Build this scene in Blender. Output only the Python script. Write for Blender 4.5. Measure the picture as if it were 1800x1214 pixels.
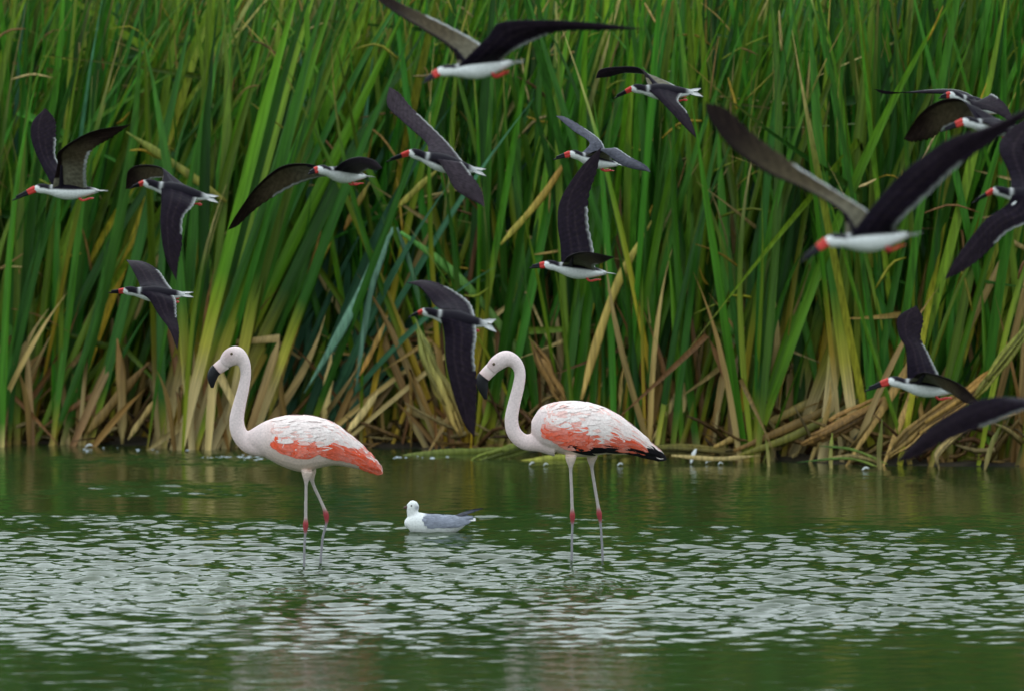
import bpy, math, random
import numpy as np
from mathutils import Vector, Matrix

for o in list(bpy.data.objects):
    bpy.data.objects.remove(o)
scene = bpy.context.scene
COL = scene.collection
R = math.radians

# ------------------------------------------------------------------ camera
F = 7200.0          # focal length in pixels of the 1800 px wide photograph
CAMZ = 1.9
HOR = 301.0
cam_data = bpy.data.cameras.new('camera')
cam = bpy.data.objects.new('camera', cam_data)
COL.objects.link(cam)
cam.location = (0, 0, CAMZ)
cam.rotation_euler = (R(90), 0, 0)
cam_data.sensor_width = 36.0
cam_data.lens = F / 1800 * 36.0
cam_data.shift_y = -(607 - HOR) / 1800
cam_data.clip_start = 0.1
cam_data.clip_end = 6000
cam_data.dof.use_dof = True
cam_data.dof.focus_distance = 20.6
cam_data.dof.aperture_fstop = 2.9
scene.camera = cam
scene.render.engine = 'CYCLES'
scene.cycles.max_bounces = 5
scene.cycles.transmission_bounces = 3
scene.cycles.diffuse_bounces = 3
scene.cycles.glossy_bounces = 2

# ------------------------------------------------------------------ sky and sun
SUN_EL, SUN_AZ = R(52), R(-25)      # azimuth measured clockwise from +Y (north)
world = bpy.data.worlds.new('World')
scene.world = world
world.use_nodes = True
nt = world.node_tree
bg = nt.nodes['Background']
sky = nt.nodes.new('ShaderNodeTexSky')
sky.sky_type = 'NISHITA'
sky.sun_disc = False
sky.sun_elevation = SUN_EL
sky.sun_rotation = SUN_AZ
sky.air_density = 1.0
sky.dust_density = 4.0
hsv = nt.nodes.new('ShaderNodeHueSaturation')
hsv.inputs['Saturation'].default_value = 0.35
nt.links.new(sky.outputs[0], hsv.inputs['Color'])
# thin even cloud veils the sky: blend it towards one overcast white
veil = nt.nodes.new('ShaderNodeMix'); veil.data_type = 'RGBA'
veil.inputs[0].default_value = 0.85
veil.inputs[7].default_value = (9.0, 10.6, 11.4, 1)
nt.links.new(hsv.outputs[0], veil.inputs[6])
nt.links.new(veil.outputs[2], bg.inputs['Color'])
bg.inputs['Strength'].default_value = 0.12

sun_data = bpy.data.lights.new('sun', 'SUN')
sun_data.energy = 1.0
sun_data.angle = R(95)
sun_data.color = (0.94, 0.98, 1.0)
sun = bpy.data.objects.new('sun', sun_data)
COL.objects.link(sun)
sdir = Vector((math.sin(SUN_AZ) * math.cos(SUN_EL), math.cos(SUN_AZ) * math.cos(SUN_EL), math.sin(SUN_EL)))
sun.rotation_euler = sdir.to_track_quat('Z', 'Y').to_euler()
sun.location = (0, 0, 30)

vs = scene.view_settings
vs.view_transform = 'Standard'
vs.look = 'None'
vs.exposure = 0.38
vs.gamma = 1.0
vs.use_curve_mapping = False

# ------------------------------------------------------------------ helpers
rng = np.random.default_rng(7)
random.seed(7)


def P(px, py, d):
    """point at distance d that the photograph shows at pixel px, py"""
    return np.array([(px - 900) * d / F, d, CAMZ + (HOR - py) * d / F])


def shore(px):
    return float(np.interp(px, [-400, 0, 450, 800, 1200, 1500, 1800, 2200], [28.6, 28.5, 28.4, 27.9, 27.2, 26.5, 26.2, 26.0]))


def px_of_x(x, d):
    return 900 + x * F / d


def tag(o, label=None, cat=None, group=None, kind=None):
    if label: o['label'] = label
    if cat: o['category'] = cat
    if group: o['group'] = group
    if kind: o['kind'] = kind
    return o


def empty(name, loc, label, cat, group=None):
    o = bpy.data.objects.new(name, None)
    COL.objects.link(o)
    o.location = loc
    o.empty_display_size = 0.1
    return tag(o, label, cat, group)


def mesh_from(name, verts, faces, cols=None, mat=None, smooth=True):
    me = bpy.data.meshes.new(name)
    me.from_pydata([tuple(map(float, v)) for v in verts], [], [tuple(map(int, f)) for f in faces])
    if cols is not None:
        set_cols(me, np.asarray(cols))
    if mat: me.materials.append(mat)
    if smooth: me.polygons.foreach_set('use_smooth', [True] * len(me.polygons))
    me.update()
    return me


def set_cols(me, cols):
    a = me.color_attributes.get('Col') or me.color_attributes.new('Col', 'FLOAT_COLOR', 'POINT')
    c = np.ones((len(me.vertices), 4), np.float32)
    c[:, :3] = cols
    a.data.foreach_set('color', c.ravel())


def link(name, me, parent=None, loc=None):
    o = bpy.data.objects.new(name, me)
    COL.objects.link(o)
    if parent is not None:
        o.parent = parent
    if loc is not None:
        o.location = loc
    return o


def crom(pts, n):
    """Catmull-Rom through pts (k x m array), n samples, uniform in control index"""
    p = np.asarray(pts, float)
    k = len(p)
    if k == 2:
        t = np.linspace(0, 1, n)[:, None]
        return p[0] * (1 - t) + p[1] * t
    q = np.vstack([2 * p[0] - p[1], p, 2 * p[-1] - p[-2]])
    t = np.linspace(0, k - 1, n)
    i = np.minimum(t.astype(int), k - 2)
    f = (t - i)[:, None]
    a, b, c, d = q[i], q[i + 1], q[i + 2], q[i + 3]
    return 0.5 * (2 * b + (c - a) * f + (2 * a - 5 * b + 4 * c - d) * f ** 2 + (3 * b - a - 3 * c + d) * f ** 3)


def unit(v):
    v = np.asarray(v, float)
    return v / max(np.linalg.norm(v), 1e-9)


class Geo:
    def __init__(self):
        self.v, self.f, self.c = [], [], []

    def add(self, v, f, c=None):
        b = len(self.v)
        self.v += [tuple(x) for x in v]
        self.f += [tuple(i + b for i in q) for q in f]
        if c is not None:
            self.c += [tuple(x) for x in c]

    def tube(self, path, ra, rb=None, side=None, n=14, col=None, flat=None):
        """closed tube along path; ra = radius along 'side', rb = radius across it"""
        path = np.asarray(path, float)
        m = len(path)
        ra = np.broadcast_to(np.asarray(ra, float), (m,))
        rb = ra if rb is None else np.broadcast_to(np.asarray(rb, float), (m,))
        tan = np.gradient(path, axis=0)
        side = np.array([0, 1.0, 0]) if side is None else np.asarray(side, float)
        vs_, cs_ = [], []
        for i in range(m):
            t = unit(tan[i])
            s = side if side.ndim == 1 else side[i]
            s = unit(s - t * np.dot(s, t))
            u = np.cross(s, t)
            for k in range(n):
                a = 2 * math.pi * k / n
                vs_.append(path[i] + s * math.cos(a) * ra[i] + u * math.sin(a) * rb[i])
                if col is not None:
                    cs_.append(col[i] if np.ndim(col) == 2 else col)
        fs = []
        for i in range(m - 1):
            for k in range(n):
                fs.append((i * n + k, i * n + (k + 1) % n, (i + 1) * n + (k + 1) % n, (i + 1) * n + k))
        fs.append(tuple(reversed(range(n))))
        fs.append(tuple((m - 1) * n + k for k in range(n)))
        self.add(vs_, fs, cs_ if col is not None else None)

    def mesh(self, name, mat, origin=None):
        v = np.array(self.v)
        if origin is not None:
            v = v - np.asarray(origin)
        return mesh_from(name, v, self.f, self.c if self.c else None, mat)


def remesh(me, voxel, smooth=6):
    """weld overlapping closed shells into one continuous skin"""
    o = bpy.data.objects.new('tmp', me)
    COL.objects.link(o)
    m = o.modifiers.new('r', 'REMESH'); m.mode = 'VOXEL'; m.voxel_size = voxel; m.use_smooth_shade = True
    s = o.modifiers.new('s', 'SMOOTH'); s.factor = 0.5; s.iterations = smooth
    dg = bpy.context.evaluated_depsgraph_get()
    new = bpy.data.meshes.new_from_object(o.evaluated_get(dg))
    bpy.data.objects.remove(o)
    bpy.data.meshes.remove(me)
    return new


def co(me):
    a = np.empty(len(me.vertices) * 3, np.float32)
    me.vertices.foreach_get('co', a)
    return a.reshape(-1, 3).astype(float)


def lerp3(a, b, t):
    t = np.asarray(t)[..., None]
    return np.asarray(a) * (1 - t) + np.asarray(b) * t


def sstep(a, b, x):
    t = np.clip((np.asarray(x, float) - a) / (b - a), 0, 1)
    return t * t * (3 - 2 * t)


# ------------------------------------------------------------------ materials
def principled(name, rough=0.5, spec=0.5):
    m = bpy.data.materials.new(name)
    m.use_nodes = True
    b = m.node_tree.nodes['Principled BSDF']
    b.inputs['Roughness'].default_value = rough
    b.inputs['Specular IOR Level'].default_value = spec
    return m, m.node_tree, b


def mat_leaf(name, translucent=0.28, vary=0.45):
    m, t, b = principled(name, 0.45, 0.22)
    N, L = t.nodes, t.links
    at = N.new('ShaderNodeAttribute'); at.attribute_name = 'Col'
    oi = N.new('ShaderNodeObjectInfo')
    mr = N.new('ShaderNodeMapRange'); mr.inputs['To Min'].default_value = 1 - vary; mr.inputs['To Max'].default_value = 1 + vary
    L.new(oi.outputs['Random'], mr.inputs['Value'])
    tc = N.new('ShaderNodeTexCoord')
    mp = N.new('ShaderNodeMapping'); mp.inputs['Scale'].default_value = (60, 60, 2.5)
    nz = N.new('ShaderNodeTexNoise'); nz.inputs['Scale'].default_value = 1.0; nz.inputs['Detail'].default_value = 4
    L.new(tc.outputs['Object'], mp.inputs['Vector']); L.new(mp.outputs[0], nz.inputs['Vector'])
    mr2 = N.new('ShaderNodeMapRange'); mr2.inputs['From Min'].default_value = 0.3; mr2.inputs['From Max'].default_value = 0.7
    mr2.inputs['To Min'].default_value = 0.6; mr2.inputs['To Max'].default_value = 1.4
    L.new(nz.outputs['Fac'], mr2.inputs['Value'])
    mu = N.new('ShaderNodeMath'); mu.operation = 'MULTIPLY'
    L.new(mr.outputs[0], mu.inputs[0]); L.new(mr2.outputs[0], mu.inputs[1])
    vm = N.new('ShaderNodeVectorMath'); vm.operation = 'SCALE'
    L.new(at.outputs['Color'], vm.inputs[0]); L.new(mu.outputs[0], vm.inputs['Scale'])
    L.new(vm.outputs[0], b.inputs['Base Color'])
    tr = N.new('ShaderNodeBsdfTranslucent')
    L.new(vm.outputs[0], tr.inputs['Color'])
    mx = N.new('ShaderNodeMixShader'); mx.inputs[0].default_value = translucent
    L.new(b.outputs[0], mx.inputs[1]); L.new(tr.outputs[0], mx.inputs[2])
    L.new(mx.outputs[0], N['Material Output'].inputs['Surface'])
    return m


def mat_plumage(name, rough=0.6, amount=0.12, scale=(90, 90, 90), spec=0.3, sheen=0.15):
    m, t, b = principled(name, rough, spec)
    N, L = t.nodes, t.links
    at = N.new('ShaderNodeAttribute'); at.attribute_name = 'Col'
    tc = N.new('ShaderNodeTexCoord')
    mp = N.new('ShaderNodeMapping'); mp.inputs['Scale'].default_value = scale
    nz = N.new('ShaderNodeTexNoise'); nz.inputs['Scale'].default_value = 1.0; nz.inputs['Detail'].default_value = 5
    L.new(tc.outputs['Object'], mp.inputs['Vector']); L.new(mp.outputs[0], nz.inputs['Vector'])
    mr = N.new('ShaderNodeMapRange'); mr.inputs['From Min'].default_value = 0.3; mr.inputs['From Max'].default_value = 0.7
    mr.inputs['To Min'].default_value = 1 - amount; mr.inputs['To Max'].default_value = 1 + amount
    L.new(nz.outputs['Fac'], mr.inputs['Value'])
    vm = N.new('ShaderNodeVectorMath'); vm.operation = 'SCALE'
    L.new(at.outputs['Color'], vm.inputs[0]); L.new(mr.outputs[0], vm.inputs['Scale'])
    L.new(vm.outputs[0], b.inputs['Base Color'])
    bp = N.new('ShaderNodeBump'); bp.inputs['Strength'].default_value = 0.35; bp.inputs['Distance'].default_value = 0.004
    L.new(nz.outputs['Fac'], bp.inputs['Height']); L.new(bp.outputs[0], b.inputs['Normal'])
    b.inputs['Sheen Weight'].default_value = sheen
    return m


M_LEAF = mat_leaf('reed_leaf')
M_DEAD = mat_leaf('dead_reed', 0.12)
M_FEATHER = mat_plumage('plumage', 0.65, 0.12, (110, 110, 110), 0.12, 0.0)
M_DARKF = mat_plumage('dark_plumage', 0.6, 0.3, (60, 60, 60), 0.05, 0.0)
M_HORN = mat_plumage('horn', 0.45, 0.08, (40, 40, 40), 0.25, 0.0)
M_EYE, _t, _b = principled('eye', 0.08, 0.6)
_b.inputs['Base Color'].default_value = (0.006, 0.005, 0.004, 1)

# water: murky green lake
M_WATER, t, b = principled('lake_water', 0.075, 0.5)
b.inputs['IOR'].default_value = 1.333
N, L = t.nodes, t.links
tc = N.new('ShaderNodeTexCoord')
nz = N.new('ShaderNodeTexNoise'); nz.inputs['Scale'].default_value = 0.5; nz.inputs['Detail'].default_value = 3
L.new(tc.outputs['Object'], nz.inputs['Vector'])
cr = N.new('ShaderNodeValToRGB')
cr.color_ramp.elements[0].position = 0.35; cr.color_ramp.elements[0].color = (0.014, 0.030, 0.007, 1)
cr.color_ramp.elements[1].position = 0.65; cr.color_ramp.elements[1].color = (0.022, 0.042, 0.010, 1)
L.new(nz.outputs['Fac'], cr.inputs[0]); L.new(cr.outputs[0], b.inputs['Base Color'])
mp = N.new('ShaderNodeMapping'); mp.inputs['Scale'].default_value = (10, 22, 10)
L.new(tc.outputs['Object'], mp.inputs['Vector'])
nz2 = N.new('ShaderNodeTexNoise'); nz2.inputs['Scale'].default_value = 1.0; nz2.inputs['Detail'].default_value = 3
L.new(mp.outputs[0], nz2.inputs['Vector'])
bp = N.new('ShaderNodeBump'); bp.inputs['Strength'].default_value = 0.2; bp.inputs['Distance'].default_value = 0.01
L.new(nz2.outputs['Fac'], bp.inputs['Height']); L.new(bp.outputs[0], b.inputs['Normal'])

M_MUD, t, b = principled('mud', 0.7, 0.4)
N, L = t.nodes, t.links
tc = N.new('ShaderNodeTexCoord')
nz = N.new('ShaderNodeTexNoise'); nz.inputs['Scale'].default_value = 6; nz.inputs['Detail'].default_value = 8
L.new(tc.outputs['Object'], nz.inputs['Vector'])
cr = N.new('ShaderNodeValToRGB')
cr.color_ramp.elements[0].position = 0.35; cr.color_ramp.elements[0].color = (0.014, 0.010, 0.007, 1)
cr.color_ramp.elements[1].position = 0.7; cr.color_ramp.elements[1].color = (0.06, 0.042, 0.026, 1)
L.new(nz.outputs['Fac'], cr.inputs[0]); L.new(cr.outputs[0], b.inputs['Base Color'])
bp = N.new('ShaderNodeBump'); bp.inputs['Strength'].default_value = 0.6; bp.inputs['Distance'].default_value = 0.03
L.new(nz.outputs['Fac'], bp.inputs['Height']); L.new(bp.outputs[0], b.inputs['Normal'])

# ------------------------------------------------------------------ ground (lake bed rising to the muddy bank)
xs = np.unique(np.concatenate([[-3000, -800, -200, -60, -30], np.linspace(-14, 14, 57), [30, 60, 200, 800, 3000]]))
ys = np.unique(np.concatenate([[-3000, -500, -100, -20, 0, 10, 18], np.linspace(22, 36, 57), [45, 70, 200, 1000, 4000]]))
X, Y = np.meshgrid(xs, ys)
SH = np.vectorize(lambda x, y: shore(px_of_x(x, max(y, 20))))(X, Y)
Z = -0.55 + 0.58 * sstep(-1.6, 0.35, Y - SH) + 0.12 * sstep(0.3, 4, Y - SH)
Z += 0.025 * (np.sin(X * 7.1 + Y * 3) * np.sin(Y * 5.3 - X * 2)) * sstep(-1, 0.3, Y - SH)
nx, ny = len(xs), len(ys)
faces = [(j * nx + i, j * nx + i + 1, (j + 1) * nx + i + 1, (j + 1) * nx + i) for j in range(ny - 1) for i in range(nx - 1)]
tag(link('ground', mesh_from('ground', np.stack([X, Y, Z], -1).reshape(-1, 3), faces, None, M_MUD)), 'dark muddy lake bed and bank under the reeds', None, None, 'structure')

# ------------------------------------------------------------------ water with real ripples
xs = np.concatenate([[-900, -200, -60, -25, -12, -8], np.arange(-5.6, 5.61, 0.024), [8, 12, 25, 60, 200, 900]])
ys = np.concatenate([[-900, -200, -60, -20, 0, 8, 11], np.arange(12.6, 28.9, 0.016), [29.5]])
X, Y = np.meshgrid(xs, ys)


def vnoise(x, y, seed):
    """smooth value noise"""
    r = np.random.default_rng(seed).random((256, 256))
    xi, yi = np.floor(x).astype(int), np.floor(y).astype(int)
    fx, fy = x - xi, y - yi
    fx, fy = fx * fx * (3 - 2 * fx), fy * fy * (3 - 2 * fy)
    g = lambda a, b_: r[a % 256, b_ % 256]
    return (g(xi, yi) * (1 - fx) + g(xi + 1, yi) * fx) * (1 - fy) + (g(xi, yi + 1) * (1 - fx) + g(xi + 1, yi + 1) * fx) * fy


wind = (sstep(15.7, 18.4, Y + 0.5 * (vnoise(X * 0.8, Y * 1.1, 3) - .5)) * (1 - sstep(21.5, 23.0, Y + 0.9 * (vnoise(X * 0.6, Y * 1.5, 4) - .5))))
gust = 0.28 + 0.62 * vnoise(X * 0.55, Y * 0.9, 5) + 0.42 * vnoise(X * 1.7 + 3, Y * 1.5, 6)
patchy = sstep(0.42, 0.75, vnoise(X * 0.9 + 7, Y * 0.9, 9)) * sstep(22, 22.8, Y) * (1 - sstep(25, 26, Y)) * (0.35 + 0.65 * sstep(-0.6, -2.2, X)) * 0.75
shorerip = np.exp(-((Y - 27.0) / 0.55) ** 2) * np.exp(-((X + 2.0) / 1.0) ** 2) * 1.1
amp = 0.13 + wind * gust + patchy + shorerip
inside = (np.abs(X) <= 5.6) & (Y >= 12.6)
Zw = np.zeros_like(X)
wr = np.random.default_rng(11)
for k in range(46):
    lam = 0.055 * (6.0 ** wr.random())
    th = wr.normal(0, 0.40)
    kx, ky = math.sin(th) * 2 * math.pi / lam, math.cos(th) * 2 * math.pi / lam
    a = 0.00125 * (lam / 0.15) ** 0.8
    ph = wr.random() * 6.28
    local = 0.35 + 1.35 * vnoise(X / (lam * 4.0) + k * 3.1, Y / (lam * 3.0) + k * 5.7, 40 + k) ** 2
    Zw += a * local * np.sin(kx * X + ky * Y + ph)
Zw = Zw * amp
for (x_, y_) in ((535, 19.71), (559, 19.79), (1004, 19.96), (1062, 20.04), (750, 21.6), (790, 21.6)):
    rr_ = np.hypot(X - (x_ - 900) * y_ / F, Y - y_)
    Zw += 0.0022 * np.exp(-rr_ / 0.16) * np.cos(2 * math.pi * rr_ / 0.075)
Zw = np.where(inside, Zw, 0)
nx, ny = len(xs), len(ys)
me = bpy.data.meshes.new('water')
me.vertices.add(nx * ny)
me.vertices.foreach_set('co', np.stack([X, Y, Zw], -1).astype(np.float32).ravel())
jj, ii = np.meshgrid(np.arange(ny - 1), np.arange(nx - 1), indexing='ij')
q = np.stack([jj * nx + ii, jj * nx + ii + 1, (jj + 1) * nx + ii + 1, (jj + 1) * nx + ii], -1).reshape(-1)
me.loops.add(len(q)); me.loops.foreach_set('vertex_index', q.astype(np.int32))
nf = len(q) // 4
me.polygons.add(nf)
me.polygons.foreach_set('loop_start', np.arange(0, nf * 4, 4, dtype=np.int32))
me.polygons.foreach_set('use_smooth', np.ones(nf, bool))
me.update(calc_edges=True); me.validate()
me.materials.append(M_WATER)
tag(link('water', me), 'green rippled lake water', None, None, 'structure')

# ------------------------------------------------------------------ reeds
GREENS = 0.9 * np.array([[0.026, 0.125, 0.008], [0.040, 0.155, 0.010], [0.055, 0.180, 0.010], [0.024, 0.090, 0.008], [0.085, 0.200, 0.010], [0.042, 0.140, 0.012], [0.13, 0.21, 0.012], [0.10, 0.16, 0.012]])
TAN = 1.05 * np.array([[0.42, 0.26, 0.075], [0.32, 0.17, 0.050], [0.50, 0.36, 0.14], [0.22, 0.10, 0.035]])
YEL = 0.95 * np.array([[0.40, 0.36, 0.03], [0.28, 0.33, 0.025], [0.48, 0.30, 0.025]])


def leaf_cols(kind, t, r):
    """colour down a leaf, t = 0 at its base"""
    t = np.asarray(t)
    g = GREENS[r.integers(len(GREENS))] * r.uniform(0.8, 1.2)
    tan, yel = TAN[r.integers(len(TAN))], YEL[r.integers(len(YEL))]
    if kind == 'green':
        b0 = r.uniform(0.02, 0.07); b1 = b0 + r.uniform(0.05, 0.14)
        base = lerp3(tan, yel, sstep(0, b0, t))
        c = lerp3(base, g, sstep(b0 * 0.6, b1, t))
        c = lerp3(c, TAN[r.integers(len(TAN))] * 0.7, sstep(r.uniform(0.90, 1.0), 1.03, t))
    elif kind == 'yellow':
        c = lerp3(yel, g, sstep(0.1, r.uniform(0.4, 0.9), t))
        c = lerp3(c, tan, sstep(r.uniform(0.6, 0.95), 1.0, t))
    elif kind == 'pale':
        c = lerp3(np.array([0.56, 0.42, 0.19]) * r.uniform(0.85, 1.15), yel, sstep(0.13, 0.24, t))
        c = lerp3(c, g, sstep(0.20, 0.36, t))
    elif kind == 'blue':
        g2 = np.array([0.045, 0.125, 0.062]) * r.uniform(0.8, 1.3)
        c = lerp3(yel * 0.7, g2, sstep(0.0, 0.1, t))
    else:
        c = lerp3(tan * r.uniform(0.5, 1.1), TAN[r.integers(len(TAN))] * r.uniform(0.6, 1.0), t)
    return c


def blade(r, L, w, bend, kind, kink=None, n=14, twist=0.0):
    """strap leaf growing along +z and arching towards +x; returns verts, faces, colours"""
    t = np.linspace(0, 1, n + 1)
    ang = bend * t ** 2.2
    if kink is not None:
        ang = ang + sstep(kink[0] - 0.02, kink[0] + 0.03, t) * kink[1]
    ds = L / n
    x = np.concatenate([[0], np.cumsum(np.sin(ang[:-1]) * ds)])
    z = np.concatenate([[0], np.cumsum(np.cos(ang[:-1]) * ds)])
    wid = w * (0.75 + 0.35 * sstep(0, 0.25, t)) * (1 - sstep(0.55, 1.02, t) * 0.97)
    tw = twist * t
    v = np.empty((n + 1, 3, 3))
    for s, k in ((-1, 0), (0, 1), (1, 2)):
        off = s * wid * 0.5
        dep = abs(s) * wid * 0.22
        # leaf blade lies mostly in the local x/z plane of the fan, folded in a shallow V
        ox, oy = off * np.cos(tw), off * np.sin(tw)
        v[:, k, 0] = x + ox * np.cos(ang); v[:, k, 1] = oy - dep; v[:, k, 2] = z - ox * np.sin(ang)
    f = []
    for i in range(n):
        for k in range(2):
            f.append((i * 3 + k, i * 3 + k + 1, (i + 1) * 3 + k + 1, (i + 1) * 3 + k))
    c = np.repeat(leaf_cols(kind, t, r)[:, None, :], 3, 1)
    c[:, 1] *= 1.12
    return v.reshape(-1, 3), f, c.reshape(-1, 3)


lib = {}
lr = np.random.default_rng(21)


def add_lib(key, count, fn, mat):
    lib[key] = []
    for _ in range(count):
        v, f, c = fn()
        lib[key].append(mesh_from(key + '_leaf', v, f, c, mat))


add_lib('green', 26, lambda: blade(lr, lr.uniform(1.8, 3.9), lr.uniform(0.036, 0.068), lr.uniform(-0.25, 0.65), 'green', twist=lr.uniform(-1.2, 1.2)), M_LEAF)
add_lib('short', 8, lambda: blade(lr, lr.uniform(1.2, 2.3), lr.uniform(0.028, 0.045), lr.uniform(-0.3, 0.9), 'green', twist=lr.uniform(-1, 1)), M_LEAF)
add_lib('yellow', 8, lambda: blade(lr, lr.uniform(1.5, 3.2), lr.uniform(0.03, 0.05), lr.uniform(-0.3, 0.6), 'yellow', twist=lr.uniform(-1, 1)), M_LEAF)
add_lib('pale', 10, lambda: blade(lr, lr.uniform(2.8, 3.8), lr.uniform(0.06, 0.09), lr.uniform(-0.1, 0.35), 'pale', twist=lr.uniform(-0.5, 0.5)), M_LEAF)
add_lib('blue', 8, lambda: blade(lr, lr.uniform(1.9, 3.0), lr.uniform(0.04, 0.065), lr.uniform(0.0, 0.5), 'blue', twist=lr.uniform(-0.7, 0.7)), M_LEAF)
add_lib('dead', 12, lambda: blade(lr, lr.uniform(0.5, 1.5), lr.uniform(0.03, 0.055), lr.uniform(-0.6, 0.9), 'dead', n=10, twist=lr.uniform(-1.5, 1.5)), M_DEAD)
add_lib('broken', 8, lambda: blade(lr, lr.uniform(1.6, 3.0), lr.uniform(0.03, 0.045), lr.uniform(-0.1, 0.2), lr.choice(['green', 'yellow', 'dead']), kink=(lr.uniform(0.35, 0.7), lr.choice([-1, 1]) * lr.uniform(1.2, 2.3))), M_LEAF)

add_lib('hanging', 10, lambda: blade(lr, lr.uniform(0.9, 1.7), lr.uniform(0.028, 0.05), lr.uniform(-0.1, 0.3), 'dead', kink=(lr.uniform(0.3, 0.6), lr.choice([-1, 1]) * lr.uniform(1.9, 2.7)), n=12, twist=lr.uniform(-1.5, 1.5)), M_DEAD)

MIX = {  # kind of clump: how many leaves of each sort
    'G': dict(green=10, short=4, dead=4, hanging=2, broken=1),
    'Y': dict(green=6, yellow=5, short=2, dead=5, hanging=3, broken=1),
    'F': dict(pale=15, green=6, yellow=2, dead=5, hanging=3),
    'D': dict(dead=11, hanging=6, yellow=4, green=3, broken=3),
    'B': dict(blue=10, green=4, dead=4, hanging=3, broken=1),
    'S': dict(green=9, short=7, yellow=2),
}


def clump(px, dd, lean, kind, label, spread=9, rad=0.13):
    d = shore(px) + dd
    loc = P(px, HOR, d); loc[2] = -0.05
    e = empty('cattail_clump', loc, label, 'cattail', 'cattail clumps along the shore')
    for key, cnt in MIX[kind].items():
        for _ in range(cnt):
            me = lib[key][lr.integers(len(lib[key]))]
            o = link('leaf', me, e)
            ox = lr.normal(0, rad)
            o.location = (ox, lr.normal(0, rad * 0.7), 0)
            a = lean * 1.25 + 2 + lr.normal(0, spread) * (1.8 if key in ('dead', 'broken') else 1) + ox / rad * 3.0
            flip = lr.random() < (0.3 if lean > 3 else 0.5)
            o.rotation_euler = (R(lr.normal(-2, 5)), R(a), R(lr.normal(0, 28)) + (math.pi if flip else 0))
            if flip:
                o.rotation_euler = (R(lr.normal(-2, 5)), R(a), 0)
                o.rotation_euler.rotate_axis('Z', math.pi + R(lr.normal(0, 28)))
            s = lr.uniform(0.9, 1.12)
            o.scale = (s, s, s)
    return e


CLUMPS = [
    (-40, .1, 6, 'Y', 'yellow-green cattail clump cut by the left edge of the picture'),
    (22, .0, 4, 'G', 'upright green cattail clump below the leftmost skimmer at the left edge'),
    (70, .3, 8, 'Y', 'yellowing cattail clump with tan dead leaves below the leftmost skimmer'),
    (118, .0, 9, 'G', 'dark green cattail clump standing just left of the crossed brown fallen stalks'),
    (160, .5, 10, 'S', 'leafy green cattail clump behind the crossed brown fallen stalks'),
    (215, .5, 8, 'D', 'mostly dead brown cattail clump behind the tan upright stump'),
    (262, .7, 10, 'D', 'brown dead cattail clump in the dark gap left of the pale fan'),
    (300, .4, 9, 'Y', 'yellow-green cattail clump under the lowest skimmer on the left'),
    (335, -.3, 8, 'F', 'big pale cattail fan with swollen tan base left of the left flamingo head'),
    (385, -.25, 12, 'F', 'pale-based cattail fan right behind the left flamingo bill'),
    (425, .45, 15, 'G', 'tall green cattail clump leaning right behind the left flamingo neck'),
    (478, .5, 18, 'Y', 'orange and yellow streaked cattail clump behind the left flamingo breast'),
    (520, .3, 22, 'B', 'blue-green cattail clump leaning right behind the left flamingo back'),
    (565, .15, 24, 'B', 'broad bluish leaning cattail clump between the left flamingo tail and back'),
    (600, .6, 6, 'D', 'withered cattail clump with whitish stalks above the left flamingo tail'),
    (650, .5, -3, 'G', 'green cattail clump with drooping blades between the two flamingos'),
    (690, .3, 4, 'Y', 'thin yellowish cattail clump above the swimming gull'),
    (735, .6, -8, 'D', 'dead tan cattail clump leaning left beside the hanging skimmer wing'),
    (790, .25, -14, 'D', 'broad tan dead cattail fan directly behind the hanging skimmer wing'),
    (852, .2, 0, 'Y', 'straight yellow-green cattail clump behind the right flamingo bill'),
    (888, .5, 1, 'G', 'upright green cattail clump behind the right flamingo head'),
    (925, .9, -6, 'D', 'dark withered cattail clump in the black gap right of the right flamingo neck'),
    (975, .5, -10, 'D', 'tan dead cattail clump behind the right flamingo shoulder'),
    (1015, .3, 4, 'G', 'green cattail clump behind the white back of the right flamingo'),
    (1055, .3, 6, 'Y', 'yellow-based cattail clump behind the orange stem over the right flamingo'),
    (1090, .15, 4, 'S', 'dense fresh green cattail clump above the right flamingo tail'),
    (1130, .3, 6, 'G', 'tall green cattail clump just right of the right flamingo tail'),
    (1172, .1, 5, 'Y', 'cattail clump with tan flower-like patch right of the right flamingo'),
    (1212, .15, 3, 'G', 'upright green cattail clump above the white feather in the water'),
    (1255, .3, 7, 'S', 'bushy green cattail clump left of the fallen reed bundle'),
    (1300, .1, 5, 'Y', 'yellow and green cattail clump rising at the left end of the fallen bundle'),
    (1322, .0, 2, 'S', 'bright fresh green cattail clump in front of the left end of the bundle'),
    (1365, .8, 12, 'D', 'dark dead cattail clump in the black hollow above the fallen bundle'),
    (1405, .45, 14, 'F', 'tan wedge-shaped cattail base above the middle of the fallen bundle'),
    (1450, .7, 10, 'G', 'green cattail clump below the body of the largest skimmer'),
    (1492, .35, 2, 'F', 'straight yellow-based cattail clump left of the skimmer flying low at the right'),
    (1535, .4, 2, 'G', 'green cattail clump behind the bill of the skimmer flying low at the right'),
    (1580, .5, 4, 'S', 'fresh green cattail clump behind the skimmer flying low at the right'),
    (1630, .6, 4, 'Y', 'yellow-green cattail clump right of the raised wing of the low skimmer'),
    (1680, .4, 6, 'G', 'tall green cattail clump behind the tail of the low skimmer'),
    (1725, .6, 10, 'D', 'brown dead cattail clump behind the thick yellow leaning stem'),
    (1770, .4, 12, 'G', 'green cattail clump leaning right at the right edge above the dark wing'),
    (1830, .3, 10, 'Y', 'yellowing cattail clump cut by the right edge of the picture'),
]
for c in CLUMPS:
    clump(*c)


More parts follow.
